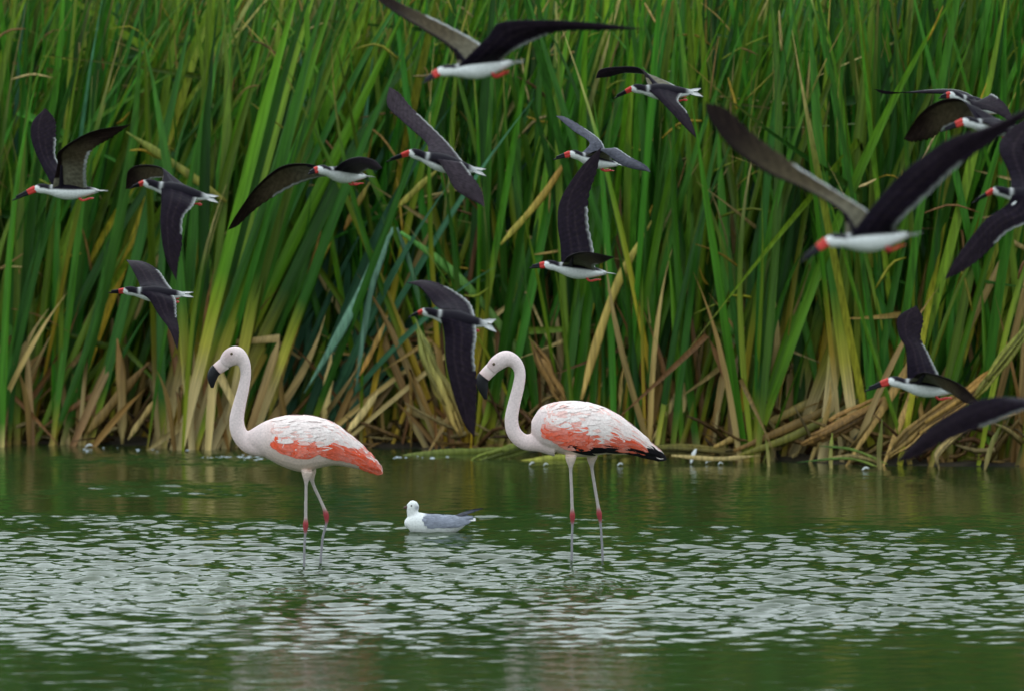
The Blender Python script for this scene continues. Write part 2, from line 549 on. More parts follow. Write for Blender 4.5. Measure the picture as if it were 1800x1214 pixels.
# the mass of reeds behind and beside, as one object
def reed_mass(name, n, xr, dr, seed, label, seg=9, wscale=1.0, deadfrac=0.1, hr=(3.3, 4.4), mat=M_LEAF, skip_front=False):
    r = np.random.default_rng(seed)
    t = np.linspace(0, 1, seg + 1)
    V = np.empty((n, seg + 1, 3, 3), np.float32)
    C = np.empty((n, seg + 1, 3, 3), np.float32)
    kinds = r.choice(['green', 'yellow', 'dead', 'blue'], n, p=[0.80 - deadfrac, 0.17, deadfrac, 0.03])
    # leaves gather in tussocks
    ntus = max(8, n // 14)
    tx, td = r.uniform(*xr, ntus), dr[0] + (dr[1] - dr[0]) * r.random(ntus) ** 1.2
    tl = np.interp(900 + tx * F / 29, [0, 500, 700, 900, 1200, 1800], [13, 17, 9, 6, 8, 9]) + r.normal(0, 6, ntus)
    for i in range(n):
        k = r.integers(ntus)
        x0 = tx[k] + r.normal(0, 0.13)
        d0 = td[k] + r.normal(0, 0.12)
        y0 = shore(px_of_x(x0, 28)) + d0
        pxb = px_of_x(x0, y0)
        if d0 < 2.2 and any(a_ < pxb < b_ for a_, b_ in ((225, 285), (680, 775), (890, 960), (1335, 1440))) and kinds[i] != 'dead':
            x0 += 0.35
        Lg = r.uniform(*hr) * (1 if r.random() < 0.6 else r.uniform(0.5, 0.95))
        if kinds[i] == 'dead':
            Lg *= r.uniform(0.2, 0.75)
        w = r.uniform(0.028, 0.068) * wscale
        lean = R(tl[k] + r.normal(0, 8.5)); fb = R(r.normal(0, 5))
        bend = r.normal(0.12, 0.22)
        ang = lean + bend * t ** 2
        if r.random() < 0.11:
            ang = ang + (t > r.uniform(0.4, 0.8)) * r.choice([-1, 1]) * r.uniform(0.8, 2.2)
        if d0 > 3.2: Lg = max(Lg, 3.9)
        ds = Lg / seg
        x = x0 + np.concatenate([[0], np.cumsum(np.sin(ang[:-1]) * ds)])
        z = -0.05 + np.concatenate([[0], np.cumsum(np.cos(ang[:-1]) * ds)])
        y = y0 + np.sin(fb) * Lg * t
        wid = w * (1 - sstep(0.6, 1.02, t) * 0.97)
        yaw = r.normal(0, 0.6) + r.normal(0, 0.6) * t
        for s in (-1, 0, 1):
            V[i, :, s + 1, 0] = x + s * wid * 0.5 * np.cos(yaw) * np.cos(ang)
            V[i, :, s + 1, 1] = y + s * wid * 0.5 * np.sin(yaw) - abs(s) * wid * 0.2
            V[i, :, s + 1, 2] = z - s * wid * 0.5 * np.cos(yaw) * np.sin(ang)
        C[i] = (leaf_cols(kinds[i], t, r) * r.uniform(0.4, 1.25))[:, None, :]
    nv = (seg + 1) * 3
    base = np.arange(n)[:, None, None] * nv
    quad = np.array([[i * 3 + k, i * 3 + k + 1, (i + 1) * 3 + k + 1, (i + 1) * 3 + k] for i in range(seg) for k in range(2)])
    q = (base + quad[None]).reshape(-1).astype(np.int32)
    me = bpy.data.meshes.new(name)
    me.vertices.add(n * nv); me.vertices.foreach_set('co', V.ravel())
    me.loops.add(len(q)); me.loops.foreach_set('vertex_index', q)
    nf = len(q) // 4
    me.polygons.add(nf); me.polygons.foreach_set('loop_start', np.arange(0, nf * 4, 4, dtype=np.int32))
    me.polygons.foreach_set('use_smooth', np.ones(nf, bool))
    me.update(calc_edges=True)
    set_cols(me, C.reshape(-1, 3))
    me.materials.append(mat)
    return tag(link(name, me), label, 'reeds', None, 'stuff')


reed_mass('reed_bed', 7600, (-6.5, 6.5), (0.35, 5.0), 31, 'dense mass of tall green reeds filling the background')
reed_mass('reed_bed', 1800, (-24, -6.3), (0.1, 6), 32, 'dense green reeds continuing along the shore', wscale=1.6)
reed_mass('reed_bed', 1800, (6.3, 24), (0.1, 6), 33, 'dense green reeds continuing along the far shore', wscale=1.6)

reed_mass('reed_bed', 1500, (-8, 8), (5.2, 7), 34, 'tallest green reeds at the back of the reed bed', wscale=2.2, hr=(4.4, 5.2), deadfrac=0.02)

# dead litter at the foot of the reeds
litter = Geo()
r = np.random.default_rng(41)
for i in range(1000):
    px = r.uniform(-150, 1950)
    d = shore(px) + r.uniform(0.0, 1.6)
    Lg = r.uniform(0.12, 0.5)
    el = R(abs(r.normal(15, 28))); az = r.choice([0, math.pi]) + r.normal(0, 0.5)
    p0 = P(px, HOR, d); p0[2] = r.uniform(0.0, 0.13) * (1 + (d - shore(px)))
    dirv = np.array([math.cos(el) * math.cos(az), math.cos(el) * math.sin(az), math.sin(el)])
    p1 = p0 + dirv * Lg
    mid = (p0 + p1) / 2 + np.array([0, 0, r.normal(0, 0.04)])
    path = crom([p0, mid, p1], 5)
    w = r.uniform(0.008, 0.03)
    c = TAN[r.integers(4)] * r.uniform(0.12, 0.65)
    litter.tube(path, w * 0.15, w * 0.7 * np.array([1, 1, 0.9, 0.7, 0.2]), n=4, col=c)
tag(link('reed_litter', litter.mesh('reed_litter', M_DEAD)), 'brown dead reed litter tangled at the foot of the reeds', 'litter', None, 'stuff')


bits = Geo()
r = np.random.default_rng(43)
for i in range(330):
    px = r.uniform(-150, 1950)
    d_ = shore(px) + r.uniform(-0.1, 1.4)
    p0 = P(px, HOR, d_); p0[2] = r.uniform(0.9, 3.5)
    el = R(r.normal(58, 40)); sx = r.choice([-1, 1], p=[0.35, 0.65])
    dirv = np.array([math.cos(el) * sx, r.normal(0, 0.3), math.sin(el)])
    Lg = r.uniform(0.10, 0.45)
    path = crom([p0, p0 + dirv * Lg * 0.5 + np.array([0, 0, r.normal(0, 0.02)]), p0 + dirv * Lg + np.array([0, 0, -0.3 * Lg * r.random()])], 6)
    w = r.uniform(0.006, 0.020)
    c = (TAN[r.integers(4)] if r.random() < 0.55 else YEL[r.integers(3)]) * r.uniform(0.35, 1.0)
    bits.tube(path, w * 0.12, w * 0.5 * np.array([.5, 1, 1, .9, .7, .2]), n=4, col=c)
tag(link('dry_leaf_scraps', bits.mesh('dry_leaf_scraps', M_DEAD)), 'dry yellow and tan leaf scraps caught among the green reeds', 'leaves', None, 'stuff')


# single reeds that lie, lean or hang across the others
def fallen(name, pts, dd, wpx, c0, c1, label, thick=0.35, cat='reed'):
    """pts: photograph points along the stem; dd: metres behind the shoreline"""
    n = 15
    path3 = []
    for k, (px, py) in enumerate(pts):
        q = dd if np.isscalar(dd) else dd[k]
        path3.append(P(px, py, shore(pts[0][0]) + q - 0.13))
    path = crom(path3, n)
    org = path[0].copy()
    t = np.linspace(0, 1, n)
    w = wpx / F * shore(pts[0][0]) * (1 - 0.85 * sstep(0.7, 1.0, t)) * (0.35 + 0.65 * sstep(0, 0.2, t))
    w = w * (1 + 0.12 * np.sin(t * 17 + wpx))
    g = Geo()
    if wpx < 18:
        g.tube(path - org, w * thick * 0.5, w * 0.5, n=8, col=lerp3(c0, c1, t))
    else:
        # a thick stalk is a sheaf of collapsed dead leaves wrapped round each other
        fr = np.random.default_rng(int(pts[0][0] + wpx))
        tang = unit(path[-1] - path[0]); upv = unit(np.cross(tang, [0, 1.0, 0]))
        for k in range(20):
            a0, tw_ = fr.uniform(0, 6.28), fr.normal(0, 1.2)
            rad = w * fr.uniform(0.08, 0.52)
            off = np.array([upv * math.cos(a0 + tw_ * q) * rr_ + np.array([0, 1.0, 0]) * math.sin(a0 + tw_ * q) * rr_ * 0.6 for q, rr_ in zip(t, rad)])
            lo, hi = fr.integers(0, 6), n - fr.integers(0, 6)
            ww = w * fr.uniform(0.06, 0.15)
            ww = ww * np.where(np.arange(n) >= hi - 1, 0.3, 1)
            cc = lerp3(c0, c1, t) * fr.uniform(0.3, 1.25)
            g.tube((path - org + off)[lo:hi], (ww * 0.3)[lo:hi], ww[lo:hi], n=7, col=cc[lo:hi])
    o = link(name, g.mesh(name, M_DEAD), None, org)
    return tag(o, label, cat)


T0, T1, T2, T3 = TAN
YG = np.array([0.26, 0.30, 0.045]); YE = np.array([0.42, 0.36, 0.06]); OR = np.array([0.42, 0.20, 0.04]); GR = np.array([0.06, 0.17, 0.03]); BG = np.array([0.12, 0.23, 0.15]); BR = np.array([0.13, 0.07, 0.035]); OL = np.array([0.10, 0.11, 0.025])
FALLEN = [
    ('broken_reed', [(398, 355), (310, 292), (222, 232)], 0.0, 14, YE * 0.9, YG, 'bright yellow-green broken reed slanting down between two skimmers at upper left'),
    ('broken_reed', [(704, 408), (780, 465), (850, 535), (905, 610), (965, 705)], (.0, .05, .1, .1, .1), 15, GR * 1.6, OL, 'long green reed slanting down right past the right flamingo head'),
    ('broken_reed', [(1022, 702), (1050, 600), (1090, 490), (1152, 378)], 0.05, 15, T0 * 1.2, YE * .8, 'tan and orange reed leaning right above the right flamingo back'),
    ('dead_stalk', [(215, 780), (214, 680), (206, 595)], -.02, 17, T2, OR * 0.9, 'upright tan dead stump left of the crossed stalks'),
    ('dead_stalk', [(152, 762), (205, 700), (262, 636)], .08, 17, T0, T1, 'thick brown dead stalk slanting across the dark gap at left'),
    ('dead_stalk', [(225, 772), (255, 728), (284, 690)], .06, 10, T2, T0, 'thin grey-tan dead stalk slanting left of the pale fan'),
    ('dead_stalk', [(612, 757), (640, 722), (666, 686)], .1, 13, T2 * 1.2, T2, 'pale slanting stalk above the left flamingo tail'),
    ('dead_stalk', [(568, 745), (575, 690), (582, 620)], .12, 16, T2 * 1.15, T2, 'whitish upright dead stalk above the left flamingo rump'),
    ('broken_reed', [(470, 740), (500, 640), (535, 520), (565, 400)], .15, 12, YE, OR, 'orange-yellow reed leaning right over the left flamingo back'),
    ('broken_reed', [(632, 660), (655, 615), (682, 555)], .08, 9, OR, T0, 'short orange broken reed between blue-green blades in the middle'),
    ('broken_reed', [(690, 405), (650, 480), (600, 580), (535, 690)], (.1, .05, .0, .1), 16, BG, BG * .8, 'glossy blue-green blade bent over and hanging down left in the middle'),
    ('broken_reed', [(690, 400), (655, 500), (640, 580), (625, 690)], (.1, .0, .0, .0), 11, BG * 1.1, BG * .9, 'narrow blue-green blade hanging straight from the bent one'),
    ('broken_reed', [(698, 400), (725, 480), (742, 560)], .05, 9, BG * 0.9, GR, 'green blade hanging above the skimmer with the long lowered wing'),
    ('dead_leaf', [(812, 765), (785, 700), (755, 640), (730, 560)], .05, 32, T0 * 0.9, OL * 2.2, 'wide tan dead leaf beside the long lowered skimmer wing'),
    ('dead_stalk', [(1000, 720), (965, 660), (930, 590)], .2, 22, T1, T1 * .8, 'wide brown dead leaf leaning left behind the right flamingo'),
    ('broken_reed', [(880, 430), (950, 350), (1000, 275)], .1, 12, YE * 0.9, OR * .9, 'golden dry reed leaning right between skimmers at upper middle'),
    ('broken_reed', [(700, 365), (735, 330), (770, 298)], .1, 11, YE, YE, 'short golden dry reed below the brown-winged skimmer'),
    ('broken_reed', [(605, 405), (628, 360), (650, 320)], .15, 10, OR, YE * .9, 'short orange dry reed under the skimmer with the drooping brown wing'),
    ('fallen_reed', [(1255, 785), (1330, 752), (1440, 700), (1550, 648)], (.0, .0, .05, .1), 16, T0, OL, 'uppermost long olive stem of the fallen bundle at right'),
    ('fallen_reed', [(1290, 792), (1400, 745), (1480, 705), (1545, 668)], (-.06, -.06, 0, .05), 15, T1, OL * .8, 'middle dark olive stem of the fallen bundle at right'),
    ('fallen_reed', [(1300, 800), (1390, 768), (1480, 722), (1560, 676)], (-.1, -.1, -.06, .0), 14, YE * .6, OL, 'lower yellowish stem of the fallen bundle at right'),
    ('dead_stalk', [(1408, 780), (1460, 757), (1540, 715), (1596, 686)], (-.05, -.05, .05, .1), 38, T1 * .8, T1 * 1.05, 'thick rusty brown log-like dead stalk under the low skimmer'),
    ('dead_stalk', [(1560, 800), (1620, 745), (1700, 690), (1755, 640)], (-.05, 0, .05, .15), 30, T0 * .8, OR * .8, 'thick tan stalk slanting up right behind the low skimmer tail'),
    ('fallen_reed', [(1712, 700), (1750, 650), (1800, 585), (1850, 520)], (-.2, -.15, -.1, 0), 19, YE, YG, 'thick bright yellow-green stem leaning right at the right edge'),
    ('dead_leaf', [(1650, 825), (1648, 795), (1690, 755), (1740, 735), (1800, 725)], (-.15, -.1, 0, .05, .1), 20, T2 * 1.1, T0, 'curled pale dead leaf arching at the waterline under the dark wing'),
    ('fallen_reed', [(1730, 830), (1742, 785), (1760, 745)], -.1, 9, T2 * .8, YG * .8, 'thin pale stem standing in the water under the dark wing at the right edge'),
    ('fallen_reed', [(815, 818), (880, 797), (945, 780), (1010, 772)], (-.75, -.65, -.5, -.4), 19, YG, YG * .8, 'yellow-green floating reed below the right flamingo neck'),
    ('fallen_reed', [(880, 822), (960, 806), (1060, 800)], (-.7, -.6, -.5), 11, YE * .8, YG * .7, 'lower yellow floating reed between neck and legs of the right flamingo'),
    ('fallen_reed', [(690, 806), (760, 797), (850, 792), (930, 790)], (-.55, -.45, -.3, -.2), 13, OL * 1.2, YG * .6, 'olive floating reed mat edge right of the left flamingo tail'),
    ('fallen_reed', [(1060, 806), (1160, 789), (1270, 793), (1330, 803)], (-.45, -.3, -.3, -.4), 18, YG * .6, T0 * .8, 'flat olive-tan floating stem right of the right flamingo tail'),
    ('fallen_reed', [(1180, 800), (1260, 806), (1335, 800)], (-.5, -.5, -.45), 8, T2 * .8, T2 * .7, 'pale tan floating stem left of the fallen bundle'),
    ('fallen_reed', [(1560, 815), (1500, 790), (1440, 783)], (-.15, -.1, -.05), 5, YG * .7, GR * .7, 'yellow-green bent sedge beside the white feather at right'),
    ('fallen_reed', [(1550, 822), (1490, 805), (1400, 812)], (-.2, -.15, -.2), 4.5, YG * .6, GR * .6, 'thin green sedge lying on the water left of the dark wing tip'),
    ('fallen_reed', [(1352, 835), (1350, 800), (1346, 770)], -.3, 6, T2 * .8, YG * .7, 'thin pale stem poking from the water under the fallen bundle'),
    ('fallen_reed', [(1462, 838), (1460, 800), (1463, 760)], -.2, 7, T2 * .7, YG * .8, 'thin olive stem rising from the water in front of the rusty stalk'),
    ('fallen_reed', [(1548, 835), (1545, 800), (1551, 735)], -.2, 9, T2 * .9, YG * .8, 'pale upright stem beside the tip of the dark lowered wing'),
]
for f in FALLEN:
    fallen(*f)

# ------------------------------------------------------------------ birds
BLACK = np.array([0.0062, 0.0038, 0.0085]); WHITE = np.array([0.72, 0.71, 0.69]); RED = np.array([0.56, 0.045, 0.035])
UNDER = np.array([0.125, 0.112, 0.078]); UMID = np.array([0.050, 0.038, 0.021]); UDARK = np.array([0.010, 0.0055, 0.0045])


def wing_mesh(LE, TE, face, cols, notch=0.05, ns=67, nc=17, thick=0.010):
    """closed, cambered, feather-edged wing between leading and trailing edge curves (both start at the root)"""
    le = crom(LE, ns); te = crom(TE, ns)
    s = np.linspace(0, 1, ns)
    span = le[-1] - le[0]
    n0 = unit(np.cross((te - le)[ns // 2], span))
    if n0[1] > 0: n0 = -n0            # faces the camera side
    nf_ = 22
    ph = s * nf_ % 1.0
    saw = np.abs(((s - 0.20 * (0.25 + s)) * nf_ + 50) % 1.0 - 0.5) * 2
    cend = 1 - notch * (0.4 + 1.2 * s) * saw ** 2
    chord = np.linalg.norm(te - le, axis=1)
    c = np.linspace(0, 1, nc)
    V, C, Fq = [], [], []
    upsign = 1 if face == 'U' else -1
    for layer in (1, -1):
        for i in range(ns):
            for j in range(nc):
                cc = c[j] * cend[i]
                p = le[i] * (1 - cc) + te[i] * cc
                camber = math.sin(math.pi * min(cc * 1.2, 1)) * 0.07 * chord[i] * upsign
                th = thick * (1 - s[i] * 0.75) * math.sin(math.pi * min(0.08 + cc * 0.92, 1)) ** 0.7 * (1 - cc * 0.75)
                V.append(p + n0 * (camber + layer * th * 0.5))
                isup = (layer == upsign)
                C.append(cols(s[i], c[j], isup, ((s[i] - 0.20 * c[j] * (0.25 + s[i])) * nf_ + 50) % 1.0))
    off = ns * nc
    for layer in (0, 1):
        for i in range(ns - 1):
            for j in range(nc - 1):
                a = layer * off + i * nc + j
                qd = (a, a + nc, a + nc + 1, a + 1)
                Fq.append(qd if layer == 0 else qd[::-1])
    for i in range(ns - 1):
        Fq.append((i * nc, off + i * nc, off + (i + 1) * nc, (i + 1) * nc))
        a = nc - 1
        Fq.append(((i + 1) * nc + a, off + (i + 1) * nc + a, off + i * nc + a, i * nc + a))
    for i in (0, ns - 1):
        for j in range(nc - 1):
            Fq.append((i * nc + j, i * nc + j + 1, off + i * nc + j + 1, off + i * nc + j))
    return V, Fq, C


def skim_cols(s, c, up, ph):
    streak = 0.72 + 0.5 * ph
    if up:
        col = BLACK * (0.7 + 0.7 * ph) + np.array([0.007, 0.004, 0.003]) * s
        edge = max(0.0, 1 - ph / 0.22)
        if c > 0.30:
            col = col + np.array([0.011, 0.0075, 0.007]) * edge * (0.35 + 0.65 * float(sstep(0.3, 0.6, c)))
        if 0.28 < c < 0.36 or (0.50 < c < 0.57 and s < 0.5):
            col = col + np.array([0.012, 0.008, 0.008]) * (0.4 + 0.6 * math.sin(s * 90) ** 2)
        if c > 0.955 and 0.03 < s < 0.52:
            col = WHITE * 0.5
        elif c > 0.90 and 0.03 < s < 0.52:
            col = WHITE * 0.16
        return col
    k, k2 = float(sstep(0.1, 0.4, s)), float(sstep(0.42, 0.75, s))
    col = (UNDER * (1 - k) + UMID * k) * (1 - k2) + UDARK * k2
    col = col * (1 if c < 0.4 else streak) + (np.array([0.020, 0.013, 0.008]) * max(0.0, 1 - ph / 0.25) if c > 0.42 else 0)
    if c < 0.16 and s > 0.1:
        col = UDARK * 0.8
    if c > 0.93 and 0.03 < s < 0.5:
        col = WHITE * 0.42
    return col


BODY = np.array([  # fraction of length, centre height, half height, half width
    [0.000, -0.002, 0.010, 0.007], [0.030, 0.000, 0.018, 0.013], [0.075, 0.002, 0.024, 0.019], [0.130, 0.002, 0.025, 0.021],
    [0.190, -0.001, 0.024, 0.022], [0.260, -0.003, 0.029, 0.029], [0.350, -0.005, 0.037, 0.038], [0.450, -0.006, 0.041, 0.042],
    [0.550, -0.005, 0.038, 0.040], [0.650, -0.002, 0.030, 0.032], [0.750, 0.001, 0.021, 0.024], [0.830, 0.003, 0.013, 0.018], [0.880, 0.004, 0.006, 0.014]])


def skimmer(B, T, tip, d, yaw, roll, wings, label, tail_open=0.5, feet=True, tint=(0.0, 0.0, 0.0)):
    """B face, T tail tip, tip bill tip (photo pixels); d metres from the camera; yaw depth of tail minus face; roll back towards the camera"""
    pB, pT = P(*B, d - yaw * 0.5), P(*T, d + yaw * 0.5)
    Lb = np.linalg.norm(pT - pB)
    sc = Lb / 0.36
    ax = unit(pT - pB)
    up0 = np.array([0, 0, 1.0]); up0 = unit(up0 - ax * ax.dot(up0))
    near0 = np.cross(ax, up0)
    if near0[1] > 0: near0 = -near0          # towards the camera
    ro = R(roll)
    up = up0 * math.cos(ro) + near0 * math.sin(ro)
    near = near0 * math.cos(ro) - up0 * math.sin(ro)
    org = (pB + pT) / 2
    e = empty('black_skimmer', org, label, 'bird', 'black skimmers flying in front of the reeds')

    def pt(a, s_, u): return pB + ax * a * Lb + near * s_ * sc + up * u * sc - org

    g = Geo()
    prof = crom(BODY, 40)
    g.tube([pt(a, 0, u) for a, u, _, _ in prof], prof[:, 3] * sc, prof[:, 2] * sc, side=near, n=20)
    for w in wings:
        sg = 1 if w['side'] == 'near' else -1
        LE = [pt(0.25, sg * 0.024, 0.012)] + [P(x, y, d + z) - org for x, y, z in w['le']]
        TE = [pt(0.72, sg * 0.018, 0.010)] + [P(x, y, d + z) - org for x, y, z in w['te']] + [LE[-1]]
        w['LE'], w['TE'] = np.array(LE), np.array(TE)
        # upper arm and hand, part of the continuous body
        arm = crom([pt(0.36, sg * 0.005, 0.008), LE[0] * 0.75 + TE[0] * 0.25, LE[1] * 0.86 + TE[1] * 0.14], 12)
        g.tube(arm, np.linspace(0.020, 0.0065, 12) * sc, n=10)
    me = remesh(g.mesh('b', None), 0.0042 * sc, 4)
    v = co(me)
    rel = v + org - pB
    a = rel @ ax / Lb
    s_ = rel @ near / sc
    u = rel @ up / sc
    cu = np.interp(a, BODY[:, 0], BODY[:, 1]); hh = np.interp(a, BODY[:, 0], BODY[:, 2])
    line = np.interp(a, [0, 0.05, 0.09, 0.2, 0.3, 0.5, 0.8, 1], [1.3, 0.75, 0.2, 0.1, 0.25, 0.30, 0.35, 0.5])
    k = sstep(line - 0.12, line + 0.12, (u - cu) / np.maximum(hh, 0.004))
    c = lerp3(WHITE, BLACK, k)
    collar = np.exp(-((a - 0.235) / 0.022) ** 2) * sstep(-0.2, 0.5, (u - cu) / np.maximum(hh, 0.004))
    c = lerp3(c, WHITE * 0.85, np.clip(collar * 1.1, 0, 1) * 0.55)
    rump = sstep(0.74, 0.84, a)
    c = lerp3(c, WHITE * 0.8, rump * 0.7)
    away = sstep(0.030, 0.046, np.abs(s_)) * sstep(0.0, 0.01, u) + sstep(0.055, 0.07, np.hypot(s_, u))
    c = lerp3(c, BLACK, np.clip(away, 0, 1))
    set_cols(me, c)
    me.materials.append(M_FEATHER)
    link('body', me, e)
    for w in wings:
        sg = 1 if w['side'] == 'near' else -1
        V, Fq, C = wing_mesh(w['LE'], w['TE'], w['face'], lambda a_, b_, c_, d_: skim_cols(a_, b_, c_, d_) + (np.array(tint) * (0.6 + 0.4 * d_) if c_ else 0), thick=0.013 * sc)
        link('wing', mesh_from('wing', V, Fq, C, M_DARKF), e)
    # tail: two pointed lobes
    g = Geo()
    for sg in (-1, 1):
        wd = 0.018 + 0.02 * tail_open
        r0, r1 = pt(0.80, sg * 0.002, 0.006), pt(0.80, sg * 0.016, 0.004)
        t0, t1 = pt(1.0, sg * wd * 1.1, 0.006), pt(0.93, sg * 0.004, 0.008)
        for k_, (h, cc) in enumerate(((0.0016, np.array([0.42, 0.41, 0.40])), (-0.0016, WHITE * 0.85))):
            hv = up * h * sc
            quad = [r0 + hv, r1 + hv, (r1 + t0) / 2 + hv + near * sg * 0.004 * sc, t0 + hv, t1 + hv]
            g.add(quad, [(0, 1, 2, 3, 4)], [cc] * 5)
        b0 = len(g.v) - 10
        g.f += [(b0 + i, b0 + (i + 1) % 5, b0 + 5 + (i + 1) % 5, b0 + 5 + i) for i in range(5)]
    link('tail', g.mesh('tail', M_FEATHER), e)
    # bill: deep red base, long black knife-like tip, lower mandible longer
    pt_tip = P(*tip, d - yaw * 0.5 - yaw * 0.15) - org
    b0 = pt(0.02, 0, -0.001)
    bl = np.linalg.norm(pt_tip - b0)
    dirb = unit(pt_tip - b0)
    vert = unit(up - dirb * up.dot(dirb))
    for nm in ('bill', 'bill_tip'):
        g = Geo()
        for lower in (0, 1):
            end = 1.0 if lower else 0.80
            tt = np.linspace(0, 1, 9)
            tt = tt * 0.33 if nm == 'bill' else 0.33 + tt * (end - 0.33)
            dr = -0.005 if lower else 0.006
            h = np.interp(tt, [0, 0.2, 0.42, 0.8, 1], [0.0125, 0.0115, 0.008, 0.005, 0.002])
            wth = np.interp(tt, [0, 0.42, 1], [0.009, 0.0055, 0.0015])
            path = [b0 + dirb * bl * q + vert * (dr * (1 - 0.3 * q)) * sc for q in tt]
            g.tube(path, wth * sc, h * sc, side=np.cross(dirb, vert), n=10, col=RED if nm == 'bill' else BLACK * 0.9)
        me = g.mesh(nm, M_HORN)
        if nm == 'bill':
            bo = link('bill', me, e)
        else:
            link('bill_tip', me, bo)
    for sg in (-1, 1):
        g = Geo()
        ctr = pt(0.085, sg * 0.0165, 0.008)
        g.tube([ctr + near * sg * q * sc for q in (-0.004, -0.001, 0.002, 0.0035)], [0.0035 * sc, 0.0045 * sc, 0.0035 * sc, 0.001 * sc], side=ax, n=8)
        link('eye', g.mesh('eye', M_EYE), e)
    if feet:
        for sg in (-1, 1):
            g = Geo()
            path = crom([pt(0.60, sg * 0.014, -0.030), pt(0.66, sg * 0.014, -0.046), pt(0.76, sg * 0.014, -0.034)], 8)
            g.tube(path, 0.0045 * sc, n=8, col=RED)
            path = crom([pt(0.75, sg * 0.014, -0.036), pt(0.81, sg * 0.016, -0.032)], 5)
            g.tube(path, np.array([0.004, 0.009, 0.011, 0.009, 0.003]) * sc, np.array([0.004, 0.004, 0.003, 0.003, 0.002]) * sc, side=near, n=8, col=RED * 0.9)
            link('foot', g.mesh('foot', M_HORN), e)
    return e


def W(side, face, le, te):
    return dict(side=side, face=face, le=le, te=te)


# each wing point: photo x, photo y, metres in front of (-) or behind (+) the bird
skimmer((60, 332), (190, 338), (20, 352), 18.3, 0.02, 4, [
    W('far', 'U', [(70, 285, .10), (55, 245, .16), (57, 215, .2), (80, 190, .24)], [(102, 285, .12), (99, 245, .17), (98, 212, .22)]),
    W('near', 'L', [(101, 290, -.06), (105, 265, -.12), (160, 232, -.2), (230, 219, -.26)], [(152, 295, -.1), (163, 264, -.15), (195, 244, -.2)])],
    'skimmer at far left with both wings raised in a V', 0.1)
skimmer((250, 321), (384, 353), (228, 331), 17.8, 0.06, 42, [
    W('far', 'L', [(285, 296, .1), (250, 290, .2), (226, 300, .3), (221, 333, .36)], [(300, 315, .12), (262, 316, .22), (240, 330, .32)]),
    W('near', 'U', [(283, 358, -.1), (282, 400, -.16), (290, 450, -.2), (310, 494, -.22)], [(340, 362, -.1), (322, 385, -.14), (321, 430, -.18), (314, 462, -.2)])],
    'skimmer banking under the yellow broken reed with one long wing hanging down', 0.2)
skimmer((215, 511), (340, 520), (190, 514), 19.5, 0.05, 35, [
    W('far', 'U', [(243, 494, .06), (230, 469, .16), (222, 457, .26)], [(295, 498, .08), (279, 475, .15), (253, 460, .22)]),
    W('near', 'U', [(262, 526, -.06), (278, 552, -.12), (298, 580, -.2), (312, 616, -.26)], [(310, 530, -.08), (311, 556, -.13), (315, 582, -.2)])],
    'small dark skimmer flying lowest on the left just above the pale fan', 0.1)
skimmer((556, 298), (655, 314), (541, 305), 18.0, 0.22, 0, [
    W('far', 'L', [(535, 288, .02), (492, 294, .1), (450, 329, .18), (415, 378, .24), (400, 405, .27)], [(563, 312, .08), (520, 326, .14), (478, 349, .2), (445, 372, .25), (420, 396, .27)]),
    W('near', 'U', [(606, 283, -.14), (632, 276, -.3), (658, 282, -.42), (672, 296, -.5)], [(640, 302, -.1), (648, 298, -.28), (662, 300, -.4)])],
    'skimmer with a drooping brown wing stretched out ahead of its head', 0.1)
skimmer((717, 268), (854, 306), (678, 284), 18.0, 0.08, 38, [
    W('far', 'U', [(748, 250, .06), (710, 216, .14), (681, 186, .2), (684, 153, .24)], [(788, 252, .08), (755, 219, .14), (722, 187, .2), (703, 164, .23)]),
    W('near', 'U', [(770, 284, -.05), (786, 308, -.1), (803, 336, -.14), (852, 364, -.18)], [(812, 285, -.08), (828, 306, -.12), (848, 336, -.16)])],
    'brownish skimmer in the upper middle with wings spread up left and down right', 0.3, tint=(0.028, 0.022, 0.024))
skimmer((768, 127), (922, 110), (742, 146), 15.2, 0.04, -14, [
    W('far', 'L', [(792, 86, .04), (733, 47, .12), (690, 20, .18), (648, -12, .24)], [(843, 76, .08), (778, 40, .14), (719, 13, .2), (678, -8, .23)]),
    W('near', 'U', [(856, 66, -.08), (880, 40, -.12), (960, 36, -.2), (1050, 41, -.28), (1134, 52, -.34)], [(903, 90, -.1), (943, 71, -.14), (985, 56, -.2), (1060, 54, -.28)])],
    'large blurred skimmer at the top edge with white belly and red feet', 0.1)
skimmer((1108, 156), (1234, 165), (1078, 173), 18.8, 0.06, 36, [
    W('far', 'U', [(1125, 121, .08), (1085, 118, .2), (1055, 123, .3), (1047, 138, .35)], [(1150, 135, .1), (1102, 129, .2), (1070, 136, .3)]),
    W('near', 'U', [(1155, 172, -.08), (1178, 196, -.16), (1206, 226, -.24), (1224, 243, -.28)], [(1193, 178, -.1), (1208, 197, -.17), (1220, 226, -.25)])],
    'skimmer at top right of centre with arched dark wings and white rump', 0.8)
skimmer((1000, 270), (1098, 294), (972, 280), 19.5, 0.16, 10, [
    W('far', 'U', [(1036, 251, .06), (1006, 229, .14), (977, 204, .2)], [(1058, 250, .1), (1030, 227, .16), (994, 206, .2)]),
    W('near', 'U', [(1056, 266, -.1), (1096, 292, -.2), (1144, 303, -.3)], [(1080, 260, -.1), (1108, 276, -.2), (1136, 291, -.28)])],
    'greyish skimmer seen edge-on with wings in one slanting line', 0.1, tint=(0.07, 0.075, 0.09))
